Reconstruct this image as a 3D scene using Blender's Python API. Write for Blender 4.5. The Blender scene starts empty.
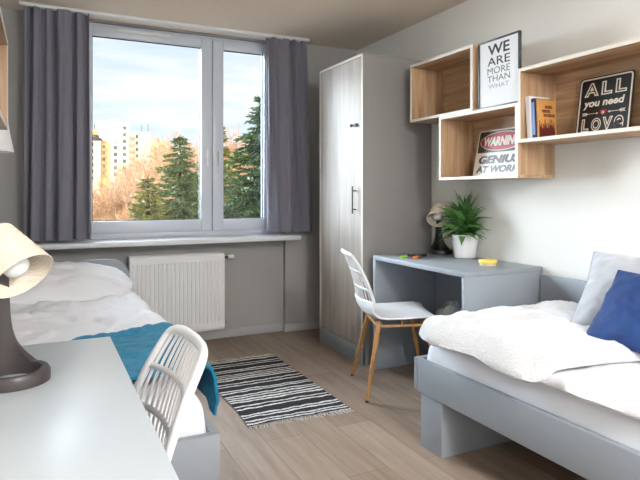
import bpy, bmesh, math, random
from mathutils import Vector, Matrix, noise
random.seed(7)
R = math.radians
sc = bpy.context.scene
COL = sc.collection

# ------------------------------------------------------------------ camera, sky, sun, exposure
cam = bpy.data.cameras.new('camera'); cam_o = bpy.data.objects.new('camera', cam); COL.objects.link(cam_o)
cam.sensor_width = 36; cam.lens = 573.1/640*36; cam.shift_y = (192.9-240)/640
cam.clip_start = 0.02; cam.clip_end = 2000
cam_o.location = (0, 0, 1.18); cam_o.rotation_euler = (R(90), 0, R(-25.99))
sc.camera = cam_o

SKY = .86
DAY = 300.0
FILL = 33.0
GLOW = 15.0
SUN = 2.5
sc.view_settings.view_transform = 'Standard'; sc.view_settings.look = 'None'
sc.view_settings.gamma = 1; sc.view_settings.use_curve_mapping = False
sc.view_settings.exposure = 0.45

wd = bpy.data.worlds.new('sky'); sc.world = wd; wd.use_nodes = True
nt = wd.node_tree; nt.nodes.clear()
def N(nt, t, **kw):
    n = nt.nodes.new(t)
    for k, v in kw.items():
        if k in n.inputs.keys(): n.inputs[k].default_value = v
        else: setattr(n, k, v)
    return n
tc = N(nt, 'ShaderNodeTexCoord'); mp = N(nt, 'ShaderNodeMapping'); mp.inputs['Scale'].default_value = (1.6, 1.6, 9)
mp.inputs['Location'].default_value = (.3, .1, .45)
nz = N(nt, 'ShaderNodeTexNoise', Scale=1.5, Detail=6.0, Roughness=.55)
cr = N(nt, 'ShaderNodeValToRGB'); cr.color_ramp.elements[0].position = .40; cr.color_ramp.elements[1].position = .62
cr.color_ramp.elements[0].color = (.56, .74, .92, 1); cr.color_ramp.elements[1].color = (.93, .95, .98, 1)
bg = N(nt, 'ShaderNodeBackground', Strength=SKY); wo = N(nt, 'ShaderNodeOutputWorld')
nt.links.new(tc.outputs['Generated'], mp.inputs['Vector']); nt.links.new(mp.outputs[0], nz.inputs['Vector'])
nt.links.new(nz.outputs['Fac'], cr.inputs['Fac']); nt.links.new(cr.outputs['Color'], bg.inputs['Color'])
nt.links.new(bg.outputs[0], wo.inputs['Surface'])

def light(name, kind, loc, energy, color, **kw):
    d = bpy.data.lights.new(name, kind); d.energy = energy; d.color = color
    for k, v in kw.items(): setattr(d, k, v)
    o = bpy.data.objects.new(name, d); COL.objects.link(o); o.location = loc
    return o
def aim(o, target):
    o.rotation_euler = (Vector(target)-o.location).to_track_quat('-Z', 'Y').to_euler()
sun = light('sun', 'SUN', (0, -20, 20), SUN, (1, .86, .66), angle=R(.6)); aim(sun, (14, 16, 8))
# bright sky above the window, outside
day = light('daylight', 'AREA', (-.6, 7.0, 4.6), DAY*4, (.80, .91, 1), shape='RECTANGLE', size=4.5, size_y=2.6); aim(day, (1.35, 3.9, 1.1))
glow = light('sky_glow', 'SUN', (-4, 9, 5), GLOW, (.79, .91, 1), angle=R(46)); aim(glow, (-4+.62, 9-.80, 5-.20))
# fill lights added unseen behind the camera (their invented fixture is built below)
fillL = light('added_fill_disk', 'AREA', (1.05, -.85, 2.33), FILL*1.0, (.97, .98, 1), shape='DISK', size=.5)
fillP = light('added_fill_point', 'POINT', (1.05, -.85, 2.22), FILL*3.0, (.97, .98, 1), shadow_soft_size=.2)

# ------------------------------------------------------------------ materials
def lin(c):
    def f(x):
        x /= 255
        return x/12.92 if x <= .04045 else ((x+.055)/1.055)**2.4
    return tuple(f(x) for x in c)+(1,)
def base_mat(name):
    m = bpy.data.materials.new(name); m.use_nodes = True
    nt = m.node_tree; b = nt.nodes['Principled BSDF']
    return m, nt, b
def mat(name, c, rough=.6, var=.06, scale=12, bump=0, bscale=60, metal=0, sheen=0, spec=.5, emit=None):
    m, nt, b = base_mat(name)
    tc = N(nt, 'ShaderNodeTexCoord'); nz = N(nt, 'ShaderNodeTexNoise', Scale=scale, Detail=4.0)
    nt.links.new(tc.outputs['Object'], nz.inputs['Vector'])
    mx = N(nt, 'ShaderNodeMix', data_type='RGBA'); l = lin(c)
    mx.inputs['A'].default_value = tuple(x*(1-var) for x in l[:3])+(1,)
    mx.inputs['B'].default_value = tuple(min(1, x*(1+var)) for x in l[:3])+(1,)
    nt.links.new(nz.outputs['Fac'], mx.inputs['Factor']); nt.links.new(mx.outputs['Result'], b.inputs['Base Color'])
    b.inputs['Roughness'].default_value = rough; b.inputs['Metallic'].default_value = metal
    b.inputs['Specular IOR Level'].default_value = spec
    if sheen: b.inputs['Sheen Weight'].default_value = sheen
    if bump:
        n2 = N(nt, 'ShaderNodeTexNoise', Scale=bscale, Detail=5.0); bp = N(nt, 'ShaderNodeBump', Strength=bump, Distance=.01)
        nt.links.new(tc.outputs['Object'], n2.inputs['Vector']); nt.links.new(n2.outputs['Fac'], bp.inputs['Height'])
        nt.links.new(bp.outputs[0], b.inputs['Normal'])
    return m
def wood(name, c1, c2, axis, rough=.5, scale=1.0, lo=.35, hi=.68):
    m, nt, b = base_mat(name)
    tc = N(nt, 'ShaderNodeTexCoord'); mp = N(nt, 'ShaderNodeMapping')
    s = [26*scale]*3; s[axis] = 1.6*scale; mp.inputs['Scale'].default_value = s
    nz = N(nt, 'ShaderNodeTexNoise', Scale=1.0, Detail=7.0, Roughness=.62, Distortion=.6)
    cr = N(nt, 'ShaderNodeValToRGB'); e = cr.color_ramp.elements
    e[0].position = lo; e[0].color = lin(c1); e[1].position = hi; e[1].color = lin(c2)
    nt.links.new(tc.outputs['Object'], mp.inputs['Vector']); nt.links.new(mp.outputs[0], nz.inputs['Vector'])
    nt.links.new(nz.outputs['Fac'], cr.inputs['Fac']); nt.links.new(cr.outputs['Color'], b.inputs['Base Color'])
    b.inputs['Roughness'].default_value = rough
    bp = N(nt, 'ShaderNodeBump', Strength=.12, Distance=.004); nt.links.new(nz.outputs['Fac'], bp.inputs['Height']); nt.links.new(bp.outputs[0], b.inputs['Normal'])
    return m
def floor_mat():
    m, nt, b = base_mat('oak_laminate')
    tc = N(nt, 'ShaderNodeTexCoord'); sp = N(nt, 'ShaderNodeSeparateXYZ'); cb = N(nt, 'ShaderNodeCombineXYZ')
    nt.links.new(tc.outputs['Object'], sp.inputs[0]); nt.links.new(sp.outputs['Y'], cb.inputs['X']); nt.links.new(sp.outputs['X'], cb.inputs['Y'])
    br = N(nt, 'ShaderNodeTexBrick', Scale=1.0); br.offset = .37; br.offset_frequency = 2
    br.inputs['Brick Width'].default_value = 1.28; br.inputs['Row Height'].default_value = .192
    br.inputs['Mortar Size'].default_value = .0016; br.inputs['Mortar Smooth'].default_value = .3; br.inputs['Bias'].default_value = -.1
    br.inputs['Color1'].default_value = lin((146, 128, 113)); br.inputs['Color2'].default_value = lin((168, 152, 138)); br.inputs['Mortar'].default_value = lin((112, 96, 84))
    nt.links.new(cb.outputs[0], br.inputs['Vector'])
    mp = N(nt, 'ShaderNodeMapping'); mp.inputs['Scale'].default_value = (24, 1.7, 1)
    nz = N(nt, 'ShaderNodeTexNoise', Scale=1.0, Detail=8.0, Roughness=.65, Distortion=.8)
    nt.links.new(tc.outputs['Object'], mp.inputs['Vector']); nt.links.new(mp.outputs[0], nz.inputs['Vector'])
    cr = N(nt, 'ShaderNodeValToRGB'); e = cr.color_ramp.elements
    e[0].position = .3; e[0].color = (.66, .62, .58, 1); e[1].position = .68; e[1].color = (1.08, 1.08, 1.08, 1)
    nt.links.new(nz.outputs['Fac'], cr.inputs['Fac'])
    mx = N(nt, 'ShaderNodeMix', data_type='RGBA', blend_type='MULTIPLY'); mx.inputs['Factor'].default_value = .85
    nt.links.new(br.outputs['Color'], mx.inputs['A']); nt.links.new(cr.outputs['Color'], mx.inputs['B'])
    nt.links.new(mx.outputs['Result'], b.inputs['Base Color'])
    b.inputs['Roughness'].default_value = .46
    bp = N(nt, 'ShaderNodeBump', Strength=.1, Distance=.004); nt.links.new(br.outputs['Fac'], bp.inputs['Height']); bp.invert = True
    nt.links.new(bp.outputs[0], b.inputs['Normal'])
    return m
def rug_mat():
    m, nt, b = base_mat('striped_weave')
    tc = N(nt, 'ShaderNodeTexCoord'); sp = N(nt, 'ShaderNodeSeparateXYZ'); nt.links.new(tc.outputs['Object'], sp.inputs[0])
    nz = N(nt, 'ShaderNodeTexNoise', Scale=14.0, Detail=3.0); nt.links.new(tc.outputs['Object'], nz.inputs['Vector'])
    wob = N(nt, 'ShaderNodeMath', operation='MULTIPLY_ADD'); wob.inputs[1].default_value = .032
    nt.links.new(nz.outputs['Fac'], wob.inputs[0]); nt.links.new(sp.outputs['Y'], wob.inputs[2])
    per = N(nt, 'ShaderNodeMath', operation='MULTIPLY'); per.inputs[1].default_value = 1/.385; nt.links.new(wob.outputs[0], per.inputs[0])
    fr = N(nt, 'ShaderNodeMath', operation='FRACT'); nt.links.new(per.outputs[0], fr.inputs[0])
    cr = N(nt, 'ShaderNodeValToRGB'); cr.color_ramp.interpolation = 'CONSTANT'
    K = lin((29, 29, 34)); W = lin((225, 224, 222))
    stops = [(0, K), (.13, W), (.17, K), (.24, W), (.28, K), (.41, W), (.46, K), (.50, W), (.55, K), (.60, W), (.64, K), (.68, W), (.72, K), (.83, W), (.87, K), (.91, W), (.95, K)]
    el = cr.color_ramp.elements
    el[0].position, el[0].color = stops[0]; el[1].position, el[1].color = stops[1]
    for p, c in stops[2:]:
        e = el.new(p); e.color = c
    nt.links.new(fr.outputs[0], cr.inputs['Fac'])
    mp = N(nt, 'ShaderNodeMapping'); mp.inputs['Scale'].default_value = (60, 150, 1); mp.inputs['Rotation'].default_value = (0, 0, .5)
    n2 = N(nt, 'ShaderNodeTexNoise', Scale=1.0, Detail=2.0); nt.links.new(tc.outputs['Object'], mp.inputs['Vector']); nt.links.new(mp.outputs[0], n2.inputs['Vector'])
    c2 = N(nt, 'ShaderNodeValToRGB'); e = c2.color_ramp.elements; e[0].position = .34; e[0].color = (.25, .25, .27, 1); e[1].position = .48; e[1].color = (1, 1, 1, 1)
    nt.links.new(n2.outputs['Fac'], c2.inputs['Fac'])
    mx = N(nt, 'ShaderNodeMix', data_type='RGBA', blend_type='MULTIPLY'); mx.inputs['Factor'].default_value = .8
    nt.links.new(cr.outputs['Color'], mx.inputs['A']); nt.links.new(c2.outputs['Color'], mx.inputs['B'])
    nt.links.new(mx.outputs['Result'], b.inputs['Base Color']); b.inputs['Roughness'].default_value = .95
    bp = N(nt, 'ShaderNodeBump', Strength=.6, Distance=.006); nt.links.new(n2.outputs['Fac'], bp.inputs['Height']); nt.links.new(bp.outputs[0], b.inputs['Normal'])
    return m
def glass_mat():
    m, nt, b = base_mat('window_glass'); nt.nodes.remove(b)
    tr = N(nt, 'ShaderNodeBsdfTransparent'); gl = N(nt, 'ShaderNodeBsdfGlossy', Roughness=.02); fz = N(nt, 'ShaderNodeFresnel', IOR=1.35)
    mx = N(nt, 'ShaderNodeMixShader'); nt.links.new(fz.outputs[0], mx.inputs[0]); nt.links.new(tr.outputs[0], mx.inputs[1]); nt.links.new(gl.outputs[0], mx.inputs[2])
    nt.links.new(mx.outputs[0], nt.nodes['Material Output'].inputs[0])
    return m
def ribbed_mat(name, c):
    m, nt, b = base_mat(name)
    tc = N(nt, 'ShaderNodeTexCoord'); w1 = N(nt, 'ShaderNodeTexWave', Scale=55.0); w1.bands_direction = 'Z'
    ch = N(nt, 'ShaderNodeTexChecker', Scale=220.0); nt.links.new(tc.outputs['Object'], w1.inputs['Vector']); nt.links.new(tc.outputs['Object'], ch.inputs['Vector'])
    mx = N(nt, 'ShaderNodeMix', data_type='RGBA'); l = lin(c); mx.inputs['A'].default_value = l; mx.inputs['B'].default_value = tuple(x*.84 for x in l[:3])+(1,)
    nt.links.new(ch.outputs['Fac'], mx.inputs['Factor']); nt.links.new(mx.outputs['Result'], b.inputs['Base Color'])
    b.inputs['Roughness'].default_value = .8
    b.inputs['Transmission Weight'].default_value = 0
    bp = N(nt, 'ShaderNodeBump', Strength=.3, Distance=.002); nt.links.new(w1.outputs['Fac'], bp.inputs['Height']); nt.links.new(bp.outputs[0], b.inputs['Normal'])
    return m
def leaf_mat(name, c1, c2):
    m, nt, b = base_mat(name)
    g = N(nt, 'ShaderNodeNewGeometry'); cr = N(nt, 'ShaderNodeValToRGB'); e = cr.color_ramp.elements
    e[0].color = lin(c1); e[1].color = lin(c2)
    nt.links.new(g.outputs['Random Per Island'], cr.inputs['Fac']); nt.links.new(cr.outputs['Color'], b.inputs['Base Color'])
    b.inputs['Roughness'].default_value = .5
    return m

M = dict(
 wall_grey=mat('wall_grey_paint', (170, 168, 166), .9, .02, 3, .05, 180),
 wall_white=mat('wall_white_paint', (226, 226, 222), .9, .015, 3, .05, 180),
 ceiling=mat('ceiling_paint', (236, 222, 205), .95, .015, 2, .04, 160),
 floor=floor_mat(),
 base=mat('baseboard_paint', (176, 176, 177), .55, .02),
 frame=mat('white_window_plastic', (206, 212, 222), .35, .015),
 gasket=mat('dark_rubber_gasket', (70, 74, 80), .6, .05),
 sill=mat('sill_lacquer', (222, 225, 230), .3, .02),
 glass=glass_mat(),
 curtain=mat('grey_curtain_cloth', (122, 121, 133), .9, .05, 30, .15, 400, sheen=.2),
 rail=mat('white_rail', (225, 225, 225), .4, .02),
 rad=mat('white_radiator_enamel', (240, 240, 241), .35, .01),
 chrome=mat('brushed_steel', (170, 170, 172), .3, .03, metal=1),
 black_metal=mat('black_metal', (34, 34, 36), .4, .05),
 dark_metal=mat('dark_handle_metal', (80, 78, 76), .35, .04, metal=.8),
 carc=mat('grey_wardrobe_board', (142, 140, 139), .6, .03, 6),
 grey=mat('grey_furniture_board', (146, 153, 161), .5, .03, 6),
 desk_top=mat('pale_grey_desk_board', (178, 186, 192), .30, .025, 8),
 edge=mat('pale_edge_banding', (228, 222, 212), .5, .02),
 door=wood('whitewashed_oak', (166, 156, 147), (204, 198, 191), 2, .5, .8, .28, .72),
 oak_y=wood('oak_board_lengthwise', (158, 122, 88), (202, 170, 136), 1, .5, .9),
 oak_z=wood('oak_board_upright', (164, 128, 94), (208, 176, 142), 2, .5, .9),
 chair=mat('white_plastic', (232, 233, 236), .38, .012),
 chair_beige=mat('off_white_plastic', (222, 217, 210), .4, .012),
 leg=wood('beech_leg', (158, 112, 62), (196, 148, 92), 2, .45, 2),
 foot=mat('dark_felt_pad', (62, 50, 40), .8, .05),
 sheet=mat('white_cotton_sheet', (226, 229, 236), .85, .015, 8, .25, 25),
 duvet=mat('white_cotton_duvet', (228, 229, 234), .9, .015, 8, .2, 22),
 fluffy=mat('fluffy_offwhite_blanket', (224, 225, 228), 1, .03, 40, .9, 120, sheen=.4),
 grey_vel=mat('grey_velvet', (168, 172, 180), .8, .08, 14, .25, 18, sheen=.5),
 blue_vel=mat('blue_velvet', (0, 50, 110), .75, .42, 13, .5, 16, sheen=.05),
 terry=mat('teal_terry_towel', (4, 122, 160), 1, .3, 45, 1.0, 110, sheen=.1),
 rug=rug_mat(), fringe=mat('cream_fringe', (220, 216, 210), .95, .05),
 shade=ribbed_mat('beige_ribbed_lampshade', (232, 218, 200)),
 lamp_dark=mat('dark_brown_plastic', (58, 52, 52), .42, .06),
 lamp_black=mat('black_plastic', (26, 26, 29), .4, .06),
 bulb=mat('frosted_bulb_glass', (240, 240, 240), .25, .01),
 white_shade=mat('white_fabric_lampshade', (235, 235, 235), .8, .02),
 pot=mat('white_ceramic', (240, 241, 243), .3, .01), soil=mat('potting_soil', (56, 42, 32), .95, .3, 60, .8, 80),
 leaf=leaf_mat('palm_leaf', (15, 64, 25), (104, 152, 76)), stem=mat('green_stem', (78, 96, 48), .6, .1),
 yellow=mat('yellow_wax', (250, 222, 104), .45, .05), paleyellow=mat('pale_yellow_rim', (228, 214, 170), .5, .03),
 green=mat('lime_plastic', (170, 226, 70), .4, .04), orange=mat('orange_plastic', (250, 122, 40), .4, .04), ink=mat('black_cap_plastic', (28, 28, 28), .4, .03),
 paper=mat('white_paper', (236, 238, 241), .8, .01), print_d=mat('print_dark_grey', (62, 64, 70), .8, .03), print_m=mat('print_mid_grey', (118, 120, 126), .8, .03), print_l=mat('print_light_grey', (168, 170, 176), .8, .03), print_f=mat('print_faint_grey', (206, 208, 213), .8, .02),
 frame_dark=mat('dark_grey_frame', (66, 68, 70), .4, .05),
 tin_white=mat('sign_white_enamel', (232, 228, 218), .4, .04, 20), tin_black=mat('sign_black_enamel', (30, 30, 34), .35, .1, 20), tin_red=mat('sign_red_enamel', (176, 30, 44), .35, .12, 16), cream=mat('sign_cream_paint', (226, 218, 200), .5, .08, 40),
 bookw=mat('white_book_cover', (236, 236, 238), .5, .02), bookb=mat('pale_blue_book_cover', (132, 160, 214), .5, .06), navy=mat('navy_band', (40, 50, 92), .5, .05), booko=mat('orange_book_cover', (212, 156, 88), .5, .15, 22), maroon=mat('maroon_print', (104, 34, 30), .6, .2, 30), pages=mat('book_pages', (228, 222, 208), .9, .05, 90),
 bag=mat('speckled_grey_fabric', (196, 202, 197), .95, .45, 70, .8, 60),
 ground=mat('autumn_meadow', (170, 134, 92), 1, .35, 2.0), twig=leaf_mat('bare_twigs', (168, 128, 92), (232, 196, 154)), bark=mat('tree_bark', (66, 56, 46), .95, .25, 6),
 needle=leaf_mat('spruce_needles', (30, 62, 34), (120, 146, 62)), needle2=leaf_mat('sunlit_spruce_needles', (48, 74, 40), (176, 170, 74)), needle3=leaf_mat('dark_spruce_needles', (24, 54, 36), (98, 128, 70)),  # needle ramps end lighter: sunlit highlights put into the colour
 plaster=mat('pale_cream_render', (250, 240, 216), .9, .03, .3), yplaster=mat('yellow_render', (246, 212, 140), .9, .05, .3), oplaster=mat('peach_render', (246, 214, 168), .9, .04, .3), panel_dark=mat('dark_balcony_panel', (74, 66, 60), .8, .1), win=mat('far_window_glass', (98, 104, 112), .3, .1), balc=mat('balcony_concrete', (226, 176, 128), .9, .06),
)

# ------------------------------------------------------------------ mesh helpers
def finish(bm, name, m, smooth=True, angle=40):
    me = bpy.data.meshes.new(name); bm.normal_update(); bm.to_mesh(me); bm.free()
    for x in (m if isinstance(m, (list, tuple)) else [m]): me.materials.append(x)
    if smooth:
        me.polygons.foreach_set('use_smooth', [True]*len(me.polygons))
        try: me.set_sharp_from_angle(angle=R(angle))
        except Exception: pass
    return me
def wloc(p):
    v = Vector((0, 0, 0))
    while p is not None: v += p.location; p = p.parent
    return v
def obj(name, bm, m, parent=None, smooth=True, angle=40, label=None):
    """one mesh object; vertices given in the frame where every parent still stands unrotated"""
    if parent is not None: bmesh.ops.translate(bm, verts=bm.verts, vec=-wloc(parent))
    o = bpy.data.objects.new(name, finish(bm, name, m, smooth, angle)); COL.objects.link(o)
    if parent is not None: o.parent = parent
    if label: o['label'] = label
    return o
def thing(name, label, cat, loc=(0, 0, 0), group=None):
    o = bpy.data.objects.new(name, None); o.empty_display_size = .05; COL.objects.link(o); o.location = loc
    o['label'] = label; o['category'] = cat
    if group: o['group'] = group
    return o
def tag(o, label, cat, group=None, kind=None):
    o['label'] = label; o['category'] = cat
    if group: o['group'] = group
    if kind: o['kind'] = kind
    return o
def struct(o):
    o['kind'] = 'structure'; return o
def copy_tree(o, parent=None):
    c = o.copy(); COL.objects.link(c); c.parent = parent
    for ch in list(o.children): copy_tree(ch, c)
    return c
def B(): return bmesh.new()
def box(bm, x0, x1, y0, y1, z0, z1, bev=.0015, seg=2, mi=0):
    v = [bm.verts.new((x, y, z)) for z in (z0, z1) for y in (y0, y1) for x in (x0, x1)]
    fs = [bm.faces.new([v[i] for i in q]) for q in ((0, 2, 3, 1), (4, 5, 7, 6), (0, 1, 5, 4), (2, 6, 7, 3), (0, 4, 6, 2), (1, 3, 7, 5))]
    for f in fs: f.material_index = mi
    if bev:
        es = list({e for f in fs for e in f.edges})
        bmesh.ops.bevel(bm, geom=es, offset=bev, segments=seg, affect='EDGES', profile=.5)
    return bm
def one_box(*a, **k): return box(B(), *a, **k)
def sweep(bm, pts, rad, n=8, closed=False, cap=True, flat=1.0, up=None):
    """round bar along points; rad number or list; flat squashes across 'up'"""
    pts = [Vector(p) for p in pts]; k = len(pts); rings = []
    for i, p in enumerate(pts):
        a = pts[i-1] if (i > 0 or closed) else pts[i]; b = pts[(i+1) % k] if (i < k-1 or closed) else pts[i]
        t = (b-a).normalized()
        u = Vector(up) if up is not None else (Vector((0, 0, 1)) if abs(t.z) < .9 else Vector((1, 0, 0)))
        s = t.cross(u).normalized(); w = s.cross(t).normalized()
        r = rad[i] if isinstance(rad, (list, tuple)) else rad
        rings.append([bm.verts.new(p + s*(r*math.cos(2*math.pi*j/n)) + w*(r*flat*math.sin(2*math.pi*j/n))) for j in range(n)])
    for i in range(k if closed else k-1):
        a, b = rings[i], rings[(i+1) % k]
        for j in range(n): bm.faces.new((a[j], a[(j+1) % n], b[(j+1) % n], b[j]))
    if cap and not closed:
        bm.faces.new(rings[0][::-1]); bm.faces.new(rings[-1])
    return bm
def lathe(bm, prof, n=32, c=(0, 0, 0)):
    rings = []
    for r, z in prof:
        if r < 1e-6: rings.append([bm.verts.new((c[0], c[1], c[2]+z))])
        else: rings.append([bm.verts.new((c[0]+r*math.cos(2*math.pi*j/n), c[1]+r*math.sin(2*math.pi*j/n), c[2]+z)) for j in range(n)])
    for a, b in zip(rings, rings[1:]):
        for j in range(n):
            if len(a) == 1 and len(b) == 1: continue
            if len(a) == 1: bm.faces.new((a[0], b[(j+1) % n], b[j]))
            elif len(b) == 1: bm.faces.new((a[j], a[(j+1) % n], b[0]))
            else: bm.faces.new((a[j], a[(j+1) % n], b[(j+1) % n], b[j]))
    bmesh.ops.recalc_face_normals(bm, faces=bm.faces)
    return bm
def grid(bm, nu, nv, fn):
    vs = [[bm.verts.new(fn(i/nu, j/nv)) for i in range(nu+1)] for j in range(nv+1)]
    for j in range(nv):
        for i in range(nu): bm.faces.new((vs[j][i], vs[j][i+1], vs[j+1][i+1], vs[j+1][i]))
    return vs
def thick(bm, t):
    bmesh.ops.recalc_face_normals(bm, faces=bm.faces); bm.normal_update()
    fs = list(bm.faces); es = [e for e in bm.edges if e.is_boundary]
    tw = {v: bm.verts.new(v.co-v.normal*t) for v in list(bm.verts)}
    for e in es:
        a, b = e.verts; f = e.link_faces[0]
        for l in f.loops:
            if l.edge == e: a, b = l.vert, l.link_loop_next.vert
        bm.faces.new((b, a, tw[a], tw[b]))
    for f in fs: bm.faces.new([tw[v] for v in reversed(f.verts)])
    bm.normal_update(); return bm
def closed_pair(bm, nu, nv, top, bot):
    """two grids that share their border"""
    a = grid(bm, nu, nv, top); b = grid(bm, nu, nv, bot)
    border = [(0, j) for j in range(nv+1)]+[(nu, j) for j in range(nv+1)]+[(i, 0) for i in range(1, nu)]+[(i, nv) for i in range(1, nu)]
    bmesh.ops.weld_verts(bm, targetmap={b[j][i]: a[j][i] for i, j in border})
    bmesh.ops.recalc_face_normals(bm, faces=bm.faces)
    return bm
def plate(bm, w, h, t, r=.01, n=6, z0=0, cx=0, cy=0):
    """rounded plate in local XY, thickness along Z"""
    pts = []
    for sx, sy, a0 in ((1, 1, 0), (-1, 1, 90), (-1, -1, 180), (1, -1, 270)):
        for k in range(n+1):
            a = R(a0+90*k/n); pts.append((cx+sx*(w/2-r)+r*math.cos(a), cy+sy*(h/2-r)+r*math.sin(a)))
    a = [bm.verts.new((x, y, z0)) for x, y in pts]; b = [bm.verts.new((x, y, z0+t)) for x, y in pts]
    bm.faces.new(a[::-1]); bm.faces.new(b); k = len(pts)
    for i in range(k): bm.faces.new((a[i], a[(i+1) % k], b[(i+1) % k], b[i]))
    return bm
def ellipse(bm, rx, ry, cx, cy, z0, t, n=48):
    a = [bm.verts.new((cx+rx*math.cos(2*math.pi*k/n), cy+ry*math.sin(2*math.pi*k/n), z0)) for k in range(n)]
    b = [bm.verts.new(v.co+Vector((0, 0, t))) for v in a]
    bm.faces.new(a[::-1]); bm.faces.new(b)
    for i in range(n): bm.faces.new((a[i], a[(i+1) % n], b[(i+1) % n], b[i]))
    return bm
def poly(bm, pts, z0, t):
    a = [bm.verts.new((x, y, z0)) for x, y in pts]; b = [bm.verts.new((x, y, z0+t)) for x, y in pts]; n = len(pts)
    bm.faces.new(a[::-1]); bm.faces.new(b)
    for i in range(n): bm.faces.new((a[i], a[(i+1) % n], b[(i+1) % n], b[i]))
    bmesh.ops.recalc_face_normals(bm, faces=bm.faces)
    return bm
RAW = {}
def text_bm(body, x0, x1, y0, y1, z, t=.0008, bold=0, shear=0, ref=False):
    """raised lettering fitted into a local rectangle"""
    cu = bpy.data.curves.new('lettering', 'FONT'); cu.body = body; cu.size = 1; cu.offset = bold; cu.shear = shear; cu.extrude = .01; cu.resolution_u = 4
    o = bpy.data.objects.new('lettering', cu); COL.objects.link(o)
    bpy.context.view_layer.update(); dg = bpy.context.evaluated_depsgraph_get()
    me = bpy.data.meshes.new_from_object(o.evaluated_get(dg)); bpy.data.objects.remove(o); bpy.data.curves.remove(cu)
    bm = B(); bm.from_mesh(me); bpy.data.meshes.remove(me)
    X = [v.co.x for v in bm.verts]; Y = [v.co.y for v in bm.verts]
    if ref: X, Y = RAW[body]
    RAW[body] = (X, Y)
    for v in bm.verts:
        v.co.x = x0+(v.co.x-min(X))/(max(X)-min(X))*(x1-x0); v.co.y = y0+(v.co.y-min(Y))/(max(Y)-min(Y))*(y1-y0)
        v.co.z = z+(t if v.co.z > 0 else 0)
    return bm
def basis(o, origin, right, up):
    r = Vector(right).normalized(); u = Vector(up); u = (u-r*u.dot(r)).normalized(); n = r.cross(u)
    m = Matrix((r, u, n)).transposed().to_4x4(); m.translation = origin; o.matrix_world = m
def fb(x, y, z=0, o=3):
    return noise.fractal(Vector((x, y, z)), 1.0, 2.0, o)

# ------------------------------------------------------------------ room shell
WX, WY, WL, CZ, LX, BY = 2.569, 4.503, 4.55, 2.467, -.425, -1.7
struct(obj('floor', one_box(LX-.2, WX+.2, BY-.2, WY+.25, -.15, 0, 0), M['floor']))
struct(obj('ceiling', one_box(LX-.2, WX+.2, BY-.2, WY+.3, CZ, CZ+.2, 0), M['ceiling']))
struct(obj('wall_right', one_box(WX, WX+.2, BY-.2, WY+.3, 0, CZ, 0), M['wall_white']))
struct(obj('wall_left', one_box(LX-.2, LX, BY-.2, WY+.3, 0, CZ, 0), M['wall_white']))
struct(obj('wall_back', one_box(LX, WX, BY-.2, BY, 0, CZ, 0), M['wall_white']))
GX0, GX1, GZ0, GZ1 = .22, 1.83, .83, 2.455
bm = B()
box(bm, LX, GX0, WL, WY+.3, 0, CZ, 0); box(bm, GX1, 1.868, WL, WY+.3, 0, CZ, 0); box(bm, 1.868, WX, WY, WY+.3, 0, CZ, 0)
box(bm, GX0, GX1, WL, WY+.3, 0, GZ0-.037, 0); box(bm, GX0, GX1, WL, WY+.3, GZ1, CZ, 0)
struct(obj('wall_window', bm, M['wall_grey']))
bm = B(); box(bm, LX, 1.868, WL-.014, WL, 0, .07, .003); box(bm, 1.854, 1.868, WY-.014, WL-.014, 0, .07, .003); box(bm, 1.868, WX, WY-.014, WY, 0, .07, .003)
struct(obj('baseboard_window', bm, M['base']))
struct(obj('baseboard_right', one_box(WX-.014, WX, BY, 2.37, 0, .07, .003), M['base']))
struct(obj('baseboard_left', one_box(LX, LX+.014, BY, WL-.014, 0, .07, .003), M['base']))
bm = B(); box(bm, -.30, 1.925, 4.30, WL, .793, .83, .006, 3); box(bm, GX0, GX1, WL-.01, 4.70, .793, .83, .002)
struct(obj('trim_1', bm, M['sill']))
struct(obj('trim_2', one_box(-.13, 2.02, 4.34, 4.40, 2.445, CZ, .003), M['rail']))['label'] = 'white double curtain track under the ceiling'

# window
w = bpy.data.objects.new('window_1', None); COL.objects.link(w); w.location = (1.02, 4.66, .83); struct(w)
bm = B()
box(bm, GX0, GX0+.05, 4.60, 4.70, .83, GZ1, .003); box(bm, GX1-.05, GX1, 4.60, 4.70, .83, GZ1, .003)
box(bm, GX0+.05, GX1-.05, 4.60, 4.70, .83, .875, .003); box(bm, GX0+.05, GX1-.05, 4.60, 4.70, GZ1-.03, GZ1, .003)
obj('window_frame', bm, M['frame'], w)
def sash(x0, x1, gx0, gx1, handle_x):
    bm = B(); z0, z1, g0, g1 = .872, 2.428, .965, 2.361
    box(bm, x0, gx0, 4.585, 4.665, z0, z1, .006); box(bm, gx1, x1, 4.585, 4.665, z0, z1, .006)
    box(bm, gx0, gx1, 4.585, 4.665, z0, g0, .006); box(bm, gx0, gx1, 4.585, 4.665, g1, z1, .006)
    s = obj('sash', bm, M['frame'], w)
    bm = B()
    for a in ((gx0, gx0+.006, g0, g1), (gx1-.006, gx1, g0, g1), (gx0, gx1, g0, g0+.006), (gx0, gx1, g1-.006, g1)): box(bm, a[0], a[1], 4.618, 4.632, a[2], a[3], 0)
    obj('gasket', bm, M['gasket'], s)
    obj('pane', one_box(gx0-.01, gx1+.01, 4.622, 4.628, g0-.01, g1+.01, 0), M['glass'], s, False)
    bm = B(); box(bm, handle_x-.014, handle_x+.014, 4.575, 4.586, 1.47, 1.54, .004); sweep(bm, [(handle_x, 4.585, 1.51), (handle_x, 4.54, 1.51)], .008)
    box(bm, handle_x-.010, handle_x+.010, 4.528, 4.545, 1.395, 1.522, .005, 3)
    obj('handle', bm, M['rail'], s)
sash(.262, 1.256, .345, 1.167, 1.212); sash(1.262, 1.79, 1.353, 1.707, 1.308)
bm = B(); box(bm, .52, .92, 4.565, 4.60, 2.40, 2.425, .004)
obj('trickle_vent', bm, M['rail'], w)

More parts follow.
